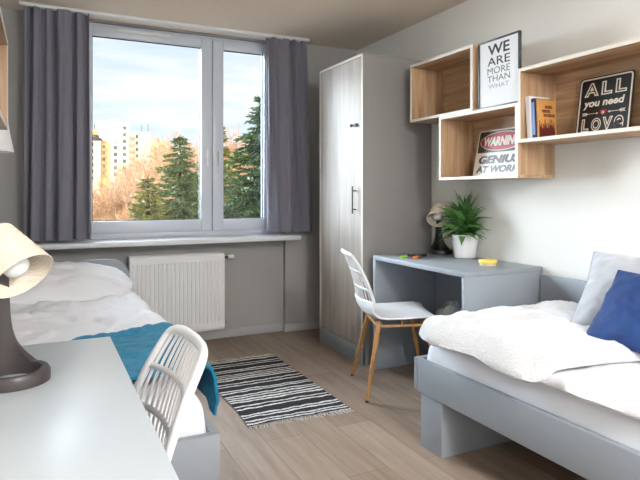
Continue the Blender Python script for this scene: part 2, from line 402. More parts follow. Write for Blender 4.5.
# ------------------------------------------------------------------ curtains
def curtain(x0t, x1t, x0b, x1b, z0, label, seed, nf):
    rnd = random.Random(seed); ph = [rnd.uniform(0, 6.28) for _ in range(6)]
    def f(u, v):
        uu = u+.045*math.sin(2*math.pi*u*1.6+ph[1])*(1-v*.3)+.02*math.sin(2*math.pi*u*3.3+ph[4])
        a = 2*math.pi*nf*uu
        amp = (.042+.016*math.sin(a*.37+ph[0]))*(.7+.4*v)
        x = (x0t+(x0b-x0t)*v)*(1-u)+(x1t+(x1b-x1t)*v)*u + .013*math.sin(2*a+ph[2])*(.6+.4*v)
        y = 4.372+amp*math.sin(a+.5*math.sin(3*v+ph[3])*v) + .008*fb(u*9, v*3, seed)
        return (x, y, 2.447+(z0-2.447)*v)
    bm = B(); grid(bm, 150, 46, f); thick(bm, .004)
    t = thing('curtain', label, 'curtain', ((x0t+x1t)/2, 4.372, z0), 'grey window curtains')
    obj('drape', bm, M['curtain'], t, True, 80)
    for k in range(7):
        x = x0t+.02+(x1t-x0t-.04)*k/6; obj('glider', one_box(x-.005, x+.005, 4.366, 4.376, 2.436, 2.449, .001), M['rail'], t)
curtain(-.105, .315, -.115, .325, .852, 'long grey curtain at the window side nearest the bed with the teal throw', 3, 4.6)
curtain(1.655, 2.01, 1.672, 2.075, .858, 'long grey curtain between the window and the tall wardrobe', 8, 4.2)

# ------------------------------------------------------------------ radiator
t = thing('radiator', 'white ribbed panel radiator on the grey wall under the windowsill', 'radiator', (.953, 4.47, .10))
bm = B(); x0, x1, z0, z1 = .591, 1.315, .095, .703
n = 22; prof = []
for k in range(n):
    c = x0+.02+(x1-x0-.04)*(k+.5)/n; h = (x1-x0-.04)/n/2
    prof += [(c-h*.98, 4.433), (c-h*.55, 4.425), (c+h*.55, 4.425), (c+h*.98, 4.433)]
prof = [(x0, 4.427), (x0+.016, 4.425)]+prof+[(x1-.016, 4.425), (x1, 4.427)]
rows = [(z0, .012), (z0+.02, 0), (z0+.06, 0), (z0+.07, None), (z1-.07, None), (z1-.06, 0), (z1-.02, 0), (z1, .012)]
vs = []
for z, fl in rows:
    vs.append([bm.verts.new((x, y if fl is None else 4.425+fl, z)) for x, y in prof])
for a, b in zip(vs, vs[1:]):
    for i in range(len(prof)-1): bm.faces.new((a[i], a[i+1], b[i+1], b[i]))
thick(bm, -.006)
obj('front_panel', bm, M['rad'], t, True, 25)
for a in (x0, x1-.008): obj('side_panel', one_box(a, a+.008, 4.432, 4.525, z0+.01, z1, .002), M['rad'], t)
bm = B(); box(bm, x0+.01, x1-.01, 4.434, 4.446, z1-.008, z1, .001); box(bm, x0+.01, x1-.01, 4.513, 4.524, z1-.008, z1, .001)
for k in range(40): x = x0+.02+(x1-x0-.04)*k/39; box(bm, x-.004, x+.004, 4.446, 4.513, z1-.007, z1-.003, 0)
obj('top_grille', bm, M['rad'], t)
obj('rear_panel', one_box(x0+.01, x1-.01, 4.50, 4.523, z0+.01, z1-.01, .002), M['rad'], t)
for a in (x0+.1, x1-.13): obj('bracket', one_box(a, a+.03, 4.523, WL-.001, .2, .6, .001), M['rad'], t)
bm = B(); sweep(bm, [(x1-.002, 4.47, .665), (x1+.045, 4.47, .665)], .010); sweep(bm, [(x1+.03, 4.47, .665), (x1+.03, WL-.001, .665)], .007)
v = obj('valve', bm, M['dark_metal'], t)
bm = B(); sweep(bm, [(x1+.04, 4.47, .665), (x1+.05, 4.47, .665), (x1+.085, 4.47, .665), (x1+.09, 4.47, .665)], [.014, .018, .018, .012], 14)
obj('thermostat_knob', bm, M['rail'], v)
bm = B(); sweep(bm, [(x1-.002, 4.47, .135), (x1+.03, 4.47, .135), (x1+.03, WL-.001, .135)], .010); obj('return_pipe', bm, M['chrome'], t)

# ------------------------------------------------------------------ wardrobe
t = thing('wardrobe', 'tall grey wardrobe with a whitewashed wood door in the corner beside the desk', 'wardrobe', (2.27, 3.735, 0))
X0, X1, Y0, Y1, ZT = 1.981, 2.562, 3.400, 4.071, 2.139
bm = B(); box(bm, X0+.004, X1, Y0, Y0+.018, 0, ZT-.018, .001); box(bm, X0+.004, X1, Y1-.018, Y1, 0, ZT-.018, .001)
box(bm, X0+.004, X1, Y0, Y1, ZT-.018, ZT, .001); box(bm, X1-.012, X1, Y0+.018, Y1-.018, .02, ZT-.018, 0); box(bm, X0+.03, X1-.012, Y0+.018, Y1-.018, .10, .118, 0)
obj('body', bm, M['carc'], t)
bm = B(); box(bm, X0, X0+.004, Y0, Y0+.018, .121, ZT, .0008); box(bm, X0, X0+.004, Y1-.018, Y1, .121, ZT, .0008); box(bm, X0, X0+.004, Y0+.018, Y1-.018, ZT-.018, ZT, .0008)
obj('edge_trim', bm, M['edge'], t)
obj('plinth', one_box(X0, X0+.02, Y0, Y1, 0, .119, .001), M['grey'], t)
d = obj('door', one_box(X0+.003, X0+.021, Y0+.0205, Y1-.0205, .123, ZT-.0205, .0015), M['door'], t)
bm = B(); hy = 3.492; sweep(bm, [(X0-.028, hy, 1.035), (X0-.028, hy, 1.225)], .0055, 10)
for z in (1.065, 1.195): sweep(bm, [(X0+.004, hy, z), (X0-.028, hy, z)], .0045, 8)
obj('handle', bm, M['dark_metal'], d)
bm = B(); sweep(bm, [(X0+.003, 3.478, 1.654), (X0-.012, 3.478, 1.654)], .012, 14); sweep(bm, [(X0-.010, 3.475, 1.654), (X0-.012, 3.525, 1.654)], .006, 8); sweep(bm, [(X0-.011, 3.520, 1.654), (X0-.014, 3.535, 1.654)], [.009, .012], 10)
obj('latch', bm, M['black_metal'], d)

# ------------------------------------------------------------------ grey desk by the wardrobe
t = thing('desk', 'grey panel desk holding the plant, beside the wardrobe', 'desk', (2.28, 2.84, 0), 'panel desks')
DX0, DX1, DY0, DY1, DZ = 2.004, 2.562, 2.371, 3.300, .761
bm = B(); box(bm, DX0, DX1, DY0, DY1, DZ-.028, DZ, .0015); obj('desk_top', bm, M['grey'], t)
for a, b in ((DY0, DY0+.028), (DY1-.028, DY1)): obj('side_panel', one_box(DX0, DX1, a, b, 0, DZ-.0285, .0015), M['grey'], t)
obj('back_panel', one_box(DX1-.06, DX1-.042, DY0+.0285, DY1-.0285, .18, DZ-.0285, .001), M['grey'], t)

# pale desk along the left wall
t = thing('desk', 'pale grey desk along the left wall under the large lamp', 'desk', (-.12, 1.12, 0), 'panel desks')
bm = B(); box(bm, LX+.004, .183, .42, 1.778, .732, .76, .0015); obj('desk_top', bm, M['desk_top'], t)
for a, b in ((.42, .448), (1.75, 1.778)): obj('side_panel', one_box(LX+.004, .180, a, b, 0, .7315, .0015), M['grey'], t)
obj('back_panel', one_box(LX+.02, LX+.038, .4485, 1.7495, .30, .7315, .001), M['grey'], t)

# ------------------------------------------------------------------ beds
t = thing('bed', 'grey bed frame with side panel against the white wall, next to the desk', 'bed', (2.07, 1.2, 0), 'grey single beds')
obj('side_rail', one_box(1.594, 1.622, .10, 2.2225, .25, .402, .0015), M['grey'], t)
obj('end_board', one_box(1.594, 2.529, 2.223, 2.251, .25, .402, .0015), M['grey'], t)
obj('end_board', one_box(1.594, 2.529, .072, .0995, .25, .402, .0015), M['grey'], t)
obj('wall_panel', one_box(2.53, 2.552, .072, 2.357, .12, .722, .0015), M['grey'], t)
for a in (2.05, .20): obj('leg', one_box(1.600, 2.50, a, a+.155, 0, .2495, .0015), M['grey'], t)
bm = B()
for k in range(14): y = .13+k*.15; box(bm, 1.6225, 2.5285, y, y+.08, .262, .278, .001)
obj('slat_base', bm, M['leg'], t)

t = thing('bed', 'grey bed frame with rounded headboard below the windowsill, beside the radiator', 'bed', (.06, 2.93, 0), 'grey single beds')
XR = .532; HY = 4.005
obj('side_rail', one_box(XR-.028, XR, 1.871, HY-.0005, .24, .388, .0015), M['grey'], t)
obj('side_rail', one_box(LX+.006, LX+.034, 1.871, HY-.0005, .24, .388, .0015), M['grey'], t)
obj('foot_board', one_box(LX+.006, XR, 1.842, 1.8705, .235, .386, .0015), M['grey'], t)
bm = B(); pts = [(LX+.006, .12), (XR+.005, .12)]
for k in range(13): a = R(90*k/12); pts.append((XR+.005-.13+.13*math.cos(a), .742-.13+.13*math.sin(a)))
for k in range(13): a = R(90+90*k/12); pts.append((LX+.006+.13+.13*math.cos(a), .742-.13+.13*math.sin(a)))
poly(bm, pts, 0, .03)
for v in bm.verts: v.co = Vector((v.co.x, HY+v.co.z, v.co.y))
bmesh.ops.recalc_face_normals(bm, faces=bm.faces); obj('headboard', bm, M['grey'], t, True, 30)
for a in (1.93, 3.75): obj('leg', one_box(LX+.04, XR-.005, a, a+.155, 0, .2345, .0015), M['grey'], t)
bm = B()
for k in range(14): y = 1.90+k*.15; box(bm, LX+.0345, XR-.0285, y, y+.08, .252, .268, .001)
obj('slat_base', bm, M['leg'], t)

def slab(name, x0, x1, y0, y1, z0, h, m, label, cat, rnd=.06, wr=.006, wsc=5, nu=70, nv=110, droop=None, skew=None, edge_n=.0, seed=0, group=None, power=.5, ridge=0, corner=0):
    """soft layer lying flat: rounded rim, wrinkled top"""
    def pos(u, v):
        x = x0+(x1-x0)*u; y = y0+(y1-y0)*v
        if skew: dx, dy = skew(u, v); x += dx; y += dy
        if corner:
            k = corner*(abs(2*u-1)*abs(2*v-1))**7; x += k*(.5-u)*2; y += k*(.5-v)*2
        if edge_n:
            e = edge_n
            x += e*fb(y*3.5, seed, 1)*(1-u)**3*2 ; y += e*fb(x*4, seed, 2)*((1-v)**3+v**3)
        return x, y
    def rim(u, v):
        ax = min(u, 1-u)*(x1-x0)/rnd; ay = min(v, 1-v)*(y1-y0)/rnd
        s = lambda a: 1 if a >= 1 else (1-(1-a)**2)**power
        return s(ax)*s(ay)
    def top(u, v):
        x, y = pos(u, v); r = rim(u, v)
        w_ = fb(x*wsc, y*wsc*.7, seed, 4)
        z = z0+h*(.42+.58*r)+wr*w_*r
        if ridge: z += ridge*(1-abs(noise.noise(Vector((x*4+2*w_, y*5+3, seed*2.0)))*2.2))*r
        if droop: z -= droop(x, y)
        return (x, y, z)
    def bot(u, v):
        x, y = pos(u, v); r = rim(u, v)
        z = z0+h*.42*(1-r)
        if droop: z -= droop(x, y)
        return (x, y, z)
    bm = B(); closed_pair(bm, nu, nv, top, bot)
    o = obj(name, bm, m, None, True, 75)
    tag(o, label, cat, group); return o

# right bed: mattress, duvet, fluffy blanket
slab('mattress', 1.626, 2.522, .105, 2.217, .279, .217, M['sheet'], 'white sheeted mattress in the grey bed next to the desk', 'mattress', .05, .004, 6, seed=1, group='mattresses', power=.4, nv=90)
slab('duvet', 1.594, 2.522, .12, 2.19, .494, .046, M['duvet'], 'white duvet with a stitched seam under the fluffy blanket', 'duvet', .05, .008, 6, seed=2, edge_n=.02, group='white duvets', ridge=.012, nv=120)
def sk(u, v): return (-.03*math.sin(u*3.1)*(1-v)+.045*(1-u)*max(0, 1-v*6)*0, (.03*math.sin(u*6)-.10*u)*(1-v))
blk = slab('blanket', 1.545, 2.518, 1.42, 2.215, .541, .066, M['fluffy'], 'fluffy off-white blanket folded over the bed next to the desk', 'blanket', .095, .020, 4.5, seed=5, droop=lambda x, y: min(.05, .75*max(0, 1.615-x)), skew=sk, edge_n=.010, nu=90, nv=90, ridge=.016, power=.55, corner=.03)
bm = B()
sweep(bm, [(1.62+.9*k/30, .98+.012*math.sin(k*.8), .572+.004*math.sin(k*1.3)) for k in range(31)], .004, 6)

# left bed: mattress, duvet draped over the aisle edge, pillow, towel
slab('mattress', LX+.036, XR-.03, 1.874, HY-.006, .269, .235, M['sheet'], 'white sheeted mattress in the bed with the rounded headboard', 'mattress', .05, .003, 6, seed=9, group='mattresses', power=.4, nv=90)
def draped(xl, xr, y0, y1, zt, zh, r, wob, thickness, nu, nv, hem=None, ends=None):
    L1 = xr-r-xl; L2 = r*math.pi/2
    def f(u, v):
        ya, yb = ends(u) if ends else (y0, y1)
        y = ya+(yb-ya)*v; zb = hem(v) if hem else zh
        L3 = zt-r-zb; s = u*(L1+L2+L3)
        if s < L1: p = Vector((xl+s, y, zt)); n = Vector((0, 0, 1))
        elif s < L1+L2: a = (s-L1)/r; n = Vector((math.sin(a), 0, math.cos(a))); p = Vector((xr-r, y, zt-r))+n*r
        else: p = Vector((xr, y, zt-r-(s-L1-L2))); n = Vector((1, 0, 0))
        return p+n*wob(s, y, u, v)
    bm = B(); grid(bm, nu, nv, f); thick(bm, thickness); return bm
def w1(s, y, u, v):
    a = fb(s*3.2, y*2.6, 4, 4); b = 1-abs(noise.noise(Vector((s*3+1.2*a, y*4.2-s*2, 2.2)))*2)
    k = min(1, max(0, (y-2.55)/.3))
    return max(-.006, (.018*a+.024*b*b)*k+.018*math.exp(-((y-3.55)/.10)**2)*(1 if s < .8 else .2))
bm = draped(LX+.02, XR+.012, 2.35, 3.93, .530, .40, .06, w1, -.016, 120, 170, hem=lambda v: .405+.018*math.sin(v*21)+.01*math.sin(v*47))
tag(obj('duvet', bm, M['duvet'], None, True, 80), 'smooth white duvet draped over the bed with the rounded headboard', 'duvet', 'white duvets')
def w2(s, y, u, v):
    a = fb(s*5, y*4, 11, 4)
    return .012+.012*a+.008*fb(s*18, y*18, 3, 2)+.012*math.exp(-((v-.97)/.05)**2)
bm = draped(LX+.03, XR+.022, 1.9, 2.63, .552, .392, .06, w2, -.010, 110, 70, hem=lambda v: .375+.06*v+.012*math.sin(v*9), ends=lambda u: (1.90+.13*u, 2.66-.42*max(0, .80-u)+.012*math.sin(u*23)))
tag(obj('throw', bm, M['terry'], None, True, 80), 'teal towelling throw across the foot of the bed behind the desk', 'throw')

def cushion(name, w_, h_, th, m, label, cat, origin, right, up, seed, group, nu=44, pinch=.12, wr=.006):
    def P(u, v, sg):
        a, b = u*2-1, v*2-1
        px = a*(1-pinch*(1-abs(b)**1.5)*abs(a)**2*.6) ; py = b*(1-pinch*(1-abs(a)**1.5)*abs(b)**2*.6)
        e = max(0, (1-abs(a)**2.6))**.55*max(0, (1-abs(b)**2.6))**.55
        c = wr*fb(a*3, b*3, seed+sg, 4)*min(1, e*3)
        cr_ = -.35*th*0
        return (px*w_/2, py*h_/2, sg*(th/2)*e+c+cr_)
    bm = B(); closed_pair(bm, nu, nu, lambda u, v: P(u, v, 1), lambda u, v: P(u, v, -1))
    t = thing(name, label, cat, (0, 0, 0), group)
    obj('cover', bm, m, t, True, 80)
    bm = B(); k = 30; loop = []
    for i in range(k): loop.append(P(i/k, 0, 1))
    for i in range(k): loop.append(P(1, i/k, 1))
    for i in range(k): loop.append(P(1-i/k, 1, 1))
    for i in range(k): loop.append(P(0, 1-i/k, 1))
    sweep(bm, loop, .0035, 6, closed=True); obj('piping', bm, m, t)
    basis(t, origin, right, up)
    return t
cushion('pillow', .80, .44, .20, M['duvet'], 'white bed pillow leaning on the rounded grey headboard', 'pillow', (.045, 3.765, .632), (1, 0, -.035), (0, .90, .28), 3, None, wr=.014, pinch=-.3)
up = Vector((.25, .08, .285)); rt = Vector((.3, -.95, 0))
cushion('cushion', .45, .41, .14, M['grey_vel'], 'pale grey velvet cushion against the wall, behind the blue one', 'cushion', Vector((2.275, 1.602, .752)), rt, up, 7, 'bed cushions', wr=.011)
up = Vector((.2, .02, .235)); rt = Vector((.02, -1, .0))
cushion('cushion', .42, .35, .13, M['blue_vel'], 'deep blue velvet cushion in front of the grey one', 'cushion', Vector((2.07, 1.40, .722)), rt, up, 12, 'bed cushions', wr=.009)

# ------------------------------------------------------------------ chairs
def make_chair(label, plastic):
    t = thing('chair', label, 'chair', (0, 0, 0), 'white slatted chairs')
    # local: faces +X
    prof = [(.215, .425), (.222, .438), (.212, .449), (.17, .456), (.10, .452), (0, .446), (-.10, .447), (-.165, .456), (-.205, .480), (-.226, .515), (-.236, .55)]
    def P(u, v):
        s = v*(len(prof)-1); i = min(int(s), len(prof)-2); f = s-i
        x = prof[i][0]*(1-f)+prof[i+1][0]*f; z = prof[i][1]*(1-f)+prof[i+1][1]*f
        a = u*2-1; hw = .195+.03*math.sin(min(1, v*1.5)*math.pi*.5)
        hw *= 1-.10*max(0, 1-v*5)**2
        back = max(0, (v-.6)/.4)
        x += back*.055*abs(a)**2.2 ; z += (.022*abs(a)**3)*(1-.6*abs(v-.5))
        return (x, a*hw, z)
    bm = B(); grid(bm, 28, 40, P); thick(bm, -.009)
    obj('seat', bm, plastic, t, True, 50)
    def Bk(a, v):   # a -1..1 across, v 0..1 up
        z = .55+.275*v; x = -.236-.030*v-.055*v*v
        hw = .222-.012*v-.048*v*v
        return Vector((x+.055*abs(a)**2.2*(1-.62*v), a*hw, z))
    def out(k, n):  # outline with rounded top corners
        s = k/n
        if s < .36: return Bk(-1, s/.36*.86)
        if s > .64: return Bk(1, (1-s)/.36*.86)
        f = (s-.36)/.28; ang = math.pi*(1-f); ca, sa = math.cos(ang), math.sin(ang)
        sg = lambda x, p: math.copysign(abs(x)**p, x)
        return Bk(sg(ca, .42), .86+.14*sg(sa, .55))
    bm = B()
    sweep(bm, [out(k, 60) for k in range(61)], .0135, 10, flat=.75, up=(1, 0, .25))
    nrm = (1, 0, .25)
    top = lambda a: .86+.14*max(0, 1-abs(a)**5)**.5-.025
    for k in range(13):
        a = -.86+1.72*k/12
        sweep(bm, [Bk(a, j/8*top(a)) for j in range(9)], .0046, 6, flat=.9, up=nrm)
    for vv in (.26, .62):
        sweep(bm, [Bk(-.97+1.94*k/16, vv+.03*(1-(k/8-1)**2)) for k in range(17)], .0085, 6, flat=.6, up=nrm)
    sweep(bm, [Bk(-.98+1.96*k/16, 0) for k in range(17)], .010, 6, flat=.7, up=nrm)
    obj('backrest', bm, plastic, t, True, 50)
    for sx in (1, -1):
        for sy in (1, -1):
            bm = B(); a = Vector((sx*.135, sy*.145, .436)); b = Vector((sx*.225, sy*.240, .012))
            sweep(bm, [a, a.lerp(b, .5), b], [.0155, .0135, .0095], 12)
            l = obj('leg', bm, M['leg'], t)
            bm = B(); sweep(bm, [b, b+(b-a).normalized()*.010, (b.x+.001*sx, b.y+.001*sy, 0.0)], [.0098, .0098, .0098], 12); obj('foot_pad', bm, M['foot'], l)
    bm = B()
    for sy in (1, -1): sweep(bm, [(.150, sy*.148, .405), (-.150, sy*.148, .405)], .009, 8)
    for sx in (1, -1): sweep(bm, [(sx*.142, .15, .405), (sx*.142, -.15, .405)], .009, 8)
    sweep(bm, [(0, .148, .405), (0, .148, .437)], .008, 6); sweep(bm, [(0, -.148, .405), (0, -.148, .437)], .008, 6)
    obj('seat_frame', bm, M['leg'], t)
    return t
ch = make_chair('white slatted chair with wooden legs pulled up to the desk with the plant', M['chair'])
c2 = copy_tree(ch)
ch.location = (1.945, 2.935, 0); ch.rotation_euler = (0, 0, R(-19.5))
c2.location = (.018, 1.385, 0); c2.rotation_euler = (0, 0, R(180)); c2['label'] = 'white slatted chair pushed under the pale desk, only its backrest showing'

# ------------------------------------------------------------------ wall shelves
def shelf(label, y0, y1, z0, z1, x0=2.29, x1=2.566, face=-1):
    t = thing('wall_shelf', label, 'shelf', ((x0+x1)/2, (y0+y1)/2, z0), 'open box wall shelves'); k = .018; e = .003
    xa, xb = (x0+e, x1) if face < 0 else (x0, x1-e)
    obj('top_panel', one_box(xa, xb, y0, y1, z1-k, z1, .0006), M['oak_y'], t)
    obj('bottom_panel', one_box(xa, xb, y0, y1, z0, z0+k, .0006), M['oak_y'], t)
    for a in (y0, y1-k): obj('side_panel', one_box(xa, xb, a, a+k, z0+k+.0003, z1-k-.0003, .0006), M['oak_z'], t)
    ba, bb = (x1-.012, x1-.004) if face < 0 else (x0+.004, x0+.012)
    obj('back_panel', one_box(ba, bb, y0+k, y1-k, z0+k, z1-k, 0), M['oak_y'], t)
    ea, eb = (x0, x0+e-.0002) if face < 0 else (x1-e+.0002, x1)
    bm = B(); box(bm, ea, eb, y0, y1, z1-k, z1, 0); box(bm, ea, eb, y0, y1, z0, z0+k, 0); box(bm, ea, eb, y0, y0+k, z0+k, z1-k, 0); box(bm, ea, eb, y1-k, y1, z0+k, z1-k, 0)
    obj('edge_trim', bm, M['edge'], t)
shelf('empty oak box shelf at the top, next to the wardrobe', 2.647, 3.281, 1.6645, 2.058)
shelf('oak box shelf over the plant holding the red warning sign', 2.290, 2.962, 1.261, 1.664)
shelf('long oak box shelf above the bed holding books and a black sign', 1.42, 2.2885, 1.447, 1.842)
shelf('oak box shelf cut by the left edge, on the wall over the pale desk', 2.30, 2.96, 1.465, 1.865, LX+.003, -.133, 1)

# ------------------------------------------------------------------ framed print
t = thing('framed_print', 'dark framed typographic print standing on the lower box shelf', 'picture')
W_, H_ = .322, .388
bm = B(); fw = .010
for a in ((-W_/2, W_/2, H_/2-fw, H_/2), (-W_/2, W_/2, -H_/2, -H_/2+fw), (-W_/2, -W_/2+fw, -H_/2+fw, H_/2-fw), (W_/2-fw, W_/2, -H_/2+fw, H_/2-fw)): box(bm, a[0], a[1], a[2], a[3], -.016, .002, .001)
obj('frame', bm, M['frame_dark'], t)
p = obj('print', one_box(-W_/2+fw, W_/2-fw, -H_/2+fw, H_/2-fw, -.012, -.004, 0), M['paper'], t)
lines = [('WE', .085, .105, .165, M['print_d'], .02), ('ARE', .088, .045, .092, M['print_d'], .005), ('MORE', .088, -.004, .034, M['print_m'], 0), ('THAN', .088, -.047, -.013, M['print_m'], 0), ('WHAT', .080, -.085, -.060, M['print_l'], 0)]
for s, hw, a, b, m, bo in lines: obj('lettering', text_bm(s, -hw, hw, a, b, -.004, .0006, bo), m, p, False)
basis(t, Vector((2.306, 2.452, 1.6645+H_/2)), (0, -1, 0), (0, 0, 1))

# ------------------------------------------------------------------ warning sign
t = thing('tin_sign', 'white and red warning sign leaning inside the lower box shelf', 'sign', (0, 0, 0), 'tin signs')
W_, H_ = .41, .293
bm = plate(B(), W_, H_, .003, .014); pl = obj('plate', bm, M['tin_white'], t, True, 30)
bm = plate(B(), W_-.016, .135, .0006, .010, z0=.003, cy=H_/2-.008-.0675); blk_ = obj('black_field', bm, M['tin_black'], pl, False)
cy = H_/2-.008-.0675
bm = ellipse(B(), .182, .060, 0, cy, .0036, .0006); obj('ellipse_outline', bm, M['tin_white'], pl, False)
bm = ellipse(B(), .176, .055, 0, cy, .0042, .0006); obj('red_ellipse', bm, M['tin_red'], pl, False)
obj('lettering', text_bm('WARNING', -.150, .150, cy-.030, cy+.030,   .0048, .0006, .045, .12), M['tin_white'], pl, False)
obj('lettering', text_bm('GENIUS', -.170, .172, -.068, -.016, .003, .0006, .055, .15), M['tin_black'], pl, False)
obj('lettering', text_bm('AT WORK', -.182, .178, -.124, -.080, .003, .0006, .05, .15), M['tin_black'], pl, False)
b0 = Vector((2.445, 2.615, 1.2805)); u = Vector((.062, 0, .286)).normalized()
basis(t, b0+u*(H_/2), (0, -1, 0), u)

# ------------------------------------------------------------------ black love sign
t = thing('tin_sign', 'square black sign with cream lettering leaning in the long box shelf', 'sign', (0, 0, 0), 'tin signs')
S = .305
pl = obj('plate', plate(B(), S, S, .003, .018), M['tin_black'], t, True, 30)
bm = B(); z = .003
def ring_plate(bm, w_, h_, r, wd_, z0, t_, n=6):
    lo = []
    for q, rr in ((0, r), (wd_, max(.002, r-wd_))):
        pts = []
        for sx, sy, a0 in ((1, 1, 0), (-1, 1, 90), (-1, -1, 180), (1, -1, 270)):
            for k in range(n+1):
                a = R(a0+90*k/n); pts.append((sx*(w_/2-q-rr)+rr*math.cos(a), sy*(h_/2-q-rr)+rr*math.sin(a)))
        lo.append([bm.verts.new((x, y, z0+t_)) for x, y in pts])
    k = len(lo[0])
    for i in range(k): bm.faces.new((lo[0][i], lo[0][(i+1) % k], lo[1][(i+1) % k], lo[1][i]))
    thick(bm, t_)
ring_plate(bm, S-.012, S-.012, .018, .008, .003, .0006); obj('border', bm, M['cream'], pl, False)
def outlined(txt, x0, x1, y0, y1, d, bo):
    if txt == 'e': d, bo = .004, .05
    obj('lettering', text_bm(txt, x0, x1, y0, y1, .003, .0006, bo), M['cream'], pl, False)
    obj('lettering', text_bm(txt, x0, x1, y0, y1, .0034, .0006, d, 0, True), M['tin_black'], pl, False)
xs = [(-.118, -.035, 'A'), (-.020, .040, 'L'), (.058, .118, 'L')]
for a, b, s in xs: outlined(s, a, b, .052, .122, -.012, .055)
obj('lettering', text_bm('you need', -.118, .112, -.014, .036, .003, .0006, .03, .15), M['cream'], pl, False)
for a, b, s in ((-.118, -.075, 'L'), (-.062, -.006, 'O'), (.002, .058, 'V'), (.066, .118, 'e')): outlined(s, a, b, -.128, -.062, -.012, .055)
pts = []
for k in range(40):
    a = 2*math.pi*k/40; pts.append((.00105*16*math.sin(a)**3*1.15, -.036+.00105*(13*math.cos(a)-5*math.cos(2*a)-2*math.cos(3*a)-math.cos(4*a))))
obj('heart', poly(B(), pts, .003, .0008), M['tin_red'], pl, False)
obj('lettering', text_bm('is', -.007, .007, -.044, -.028, .0038, .0004, .02, .15), M['cream'], pl, False)
for sg in (-1, 1):
    bm = B(); poly(bm, [(sg*.028, -.039), (sg*.098, -.039), (sg*.098, -.0365), (sg*.028, -.0365)], .003, .0006)
    poly(bm, [(sg*.026, -.0378), (sg*.038, -.032), (sg*.038, -.0435)], .003, .0006)
    for k in range(3): poly(bm, [(sg*(.088+k*.010), -.0378), (sg*(.096+k*.010), -.030), (sg*(.102+k*.010), -.030), (sg*(.094+k*.010), -.0378), (sg*(.102+k*.010), -.0455), (sg*(.096+k*.010), -.0455)], .003, .0006)
    obj('arrow', bm, M['cream'], pl, False)
b0 = Vector((2.488, 1.936, 1.4655)); u = Vector((.045, 0, .30)).normalized()
basis(t, b0+u*(S/2), (0, -1, 0), u)

# ------------------------------------------------------------------ books in the long shelf
def book(label, w_, h_, th, cov, origin, lean, extra=None):
    """spine toward -X; front cover toward -Y"""
    t = thing('book', label, 'book', (0, 0, 0), 'books in the long box shelf')
    c = .0018; bm = B()
    box(bm, 0, w_, 0, c, 0, h_, .0004); box(bm, 0, w_, th-c, th, 0, h_, .0004); box(bm, 0, c, c, th-c, 0, h_, 0)
    cv = obj('cover', bm, cov, t)
    obj('pages', one_box(c, w_-.003, c, th-c, .003, h_-.003, 0), M['pages'], t)
    if extra: extra(cv, w_, h_, th)
    t.location = origin; t.rotation_euler = (R(-lean), 0, 0)
    return t
def ex_blue(cv, w_, h_, th): obj('spine_band', one_box(-.0006, .0004, .0005, th-.0005, .02, h_-.02, 0), M['bookb'], cv)
def ex_orange(cv, w_, h_, th):
    bm = B(); rr = random.Random(5)
    for z, a, b in ((.158, .048, .100), (.136, .026, .086), (.114, .036, .116)):     # title lines, too small to read
        x = a
        while x < b:
            d = rr.uniform(.006, .011); box(bm, x, min(b, x+d-.002), -.0005, .0005, z, z+.016, 0); x += d
    obj('title_print', bm, M['maroon'], cv, False)
    bm = B()
    for k in range(9):
        x = .006+k*.0125; h = .078+.030*rr.random()
        pts = [(x-.007, .004), (x+.009, .004), (x+.008, h*.62), (x+.004, h*.72), (x+.004, h*.92), (x+.001, h), (x-.002, h*.92), (x-.002, h*.72), (x-.006, h*.62)]
        pts = [(max(.002, min(w_-.002, p)), q) for p, q in pts]
        f = [bm.verts.new((p, -.0005-.00002*k, q)) for p, q in pts]
        try: bm.faces.new(f)
        except Exception: pass
    obj('figure_print', bm, M['maroon'], cv, False)
book('thick white book at the end of the shelf row, against the panel', .150, .228, .026, M['bookw'], (2.318, 2.222, 1.4655), 4)
book('pale blue book with dark edge between the white and orange ones', .140, .212, .020, M['navy'], (2.326, 2.199, 1.4655), 3, ex_blue)
book('orange paperback with dark red figures, cover showing', .128, .205, .014, M['booko'], (2.334, 2.182, 1.4655), 2.5, ex_orange)

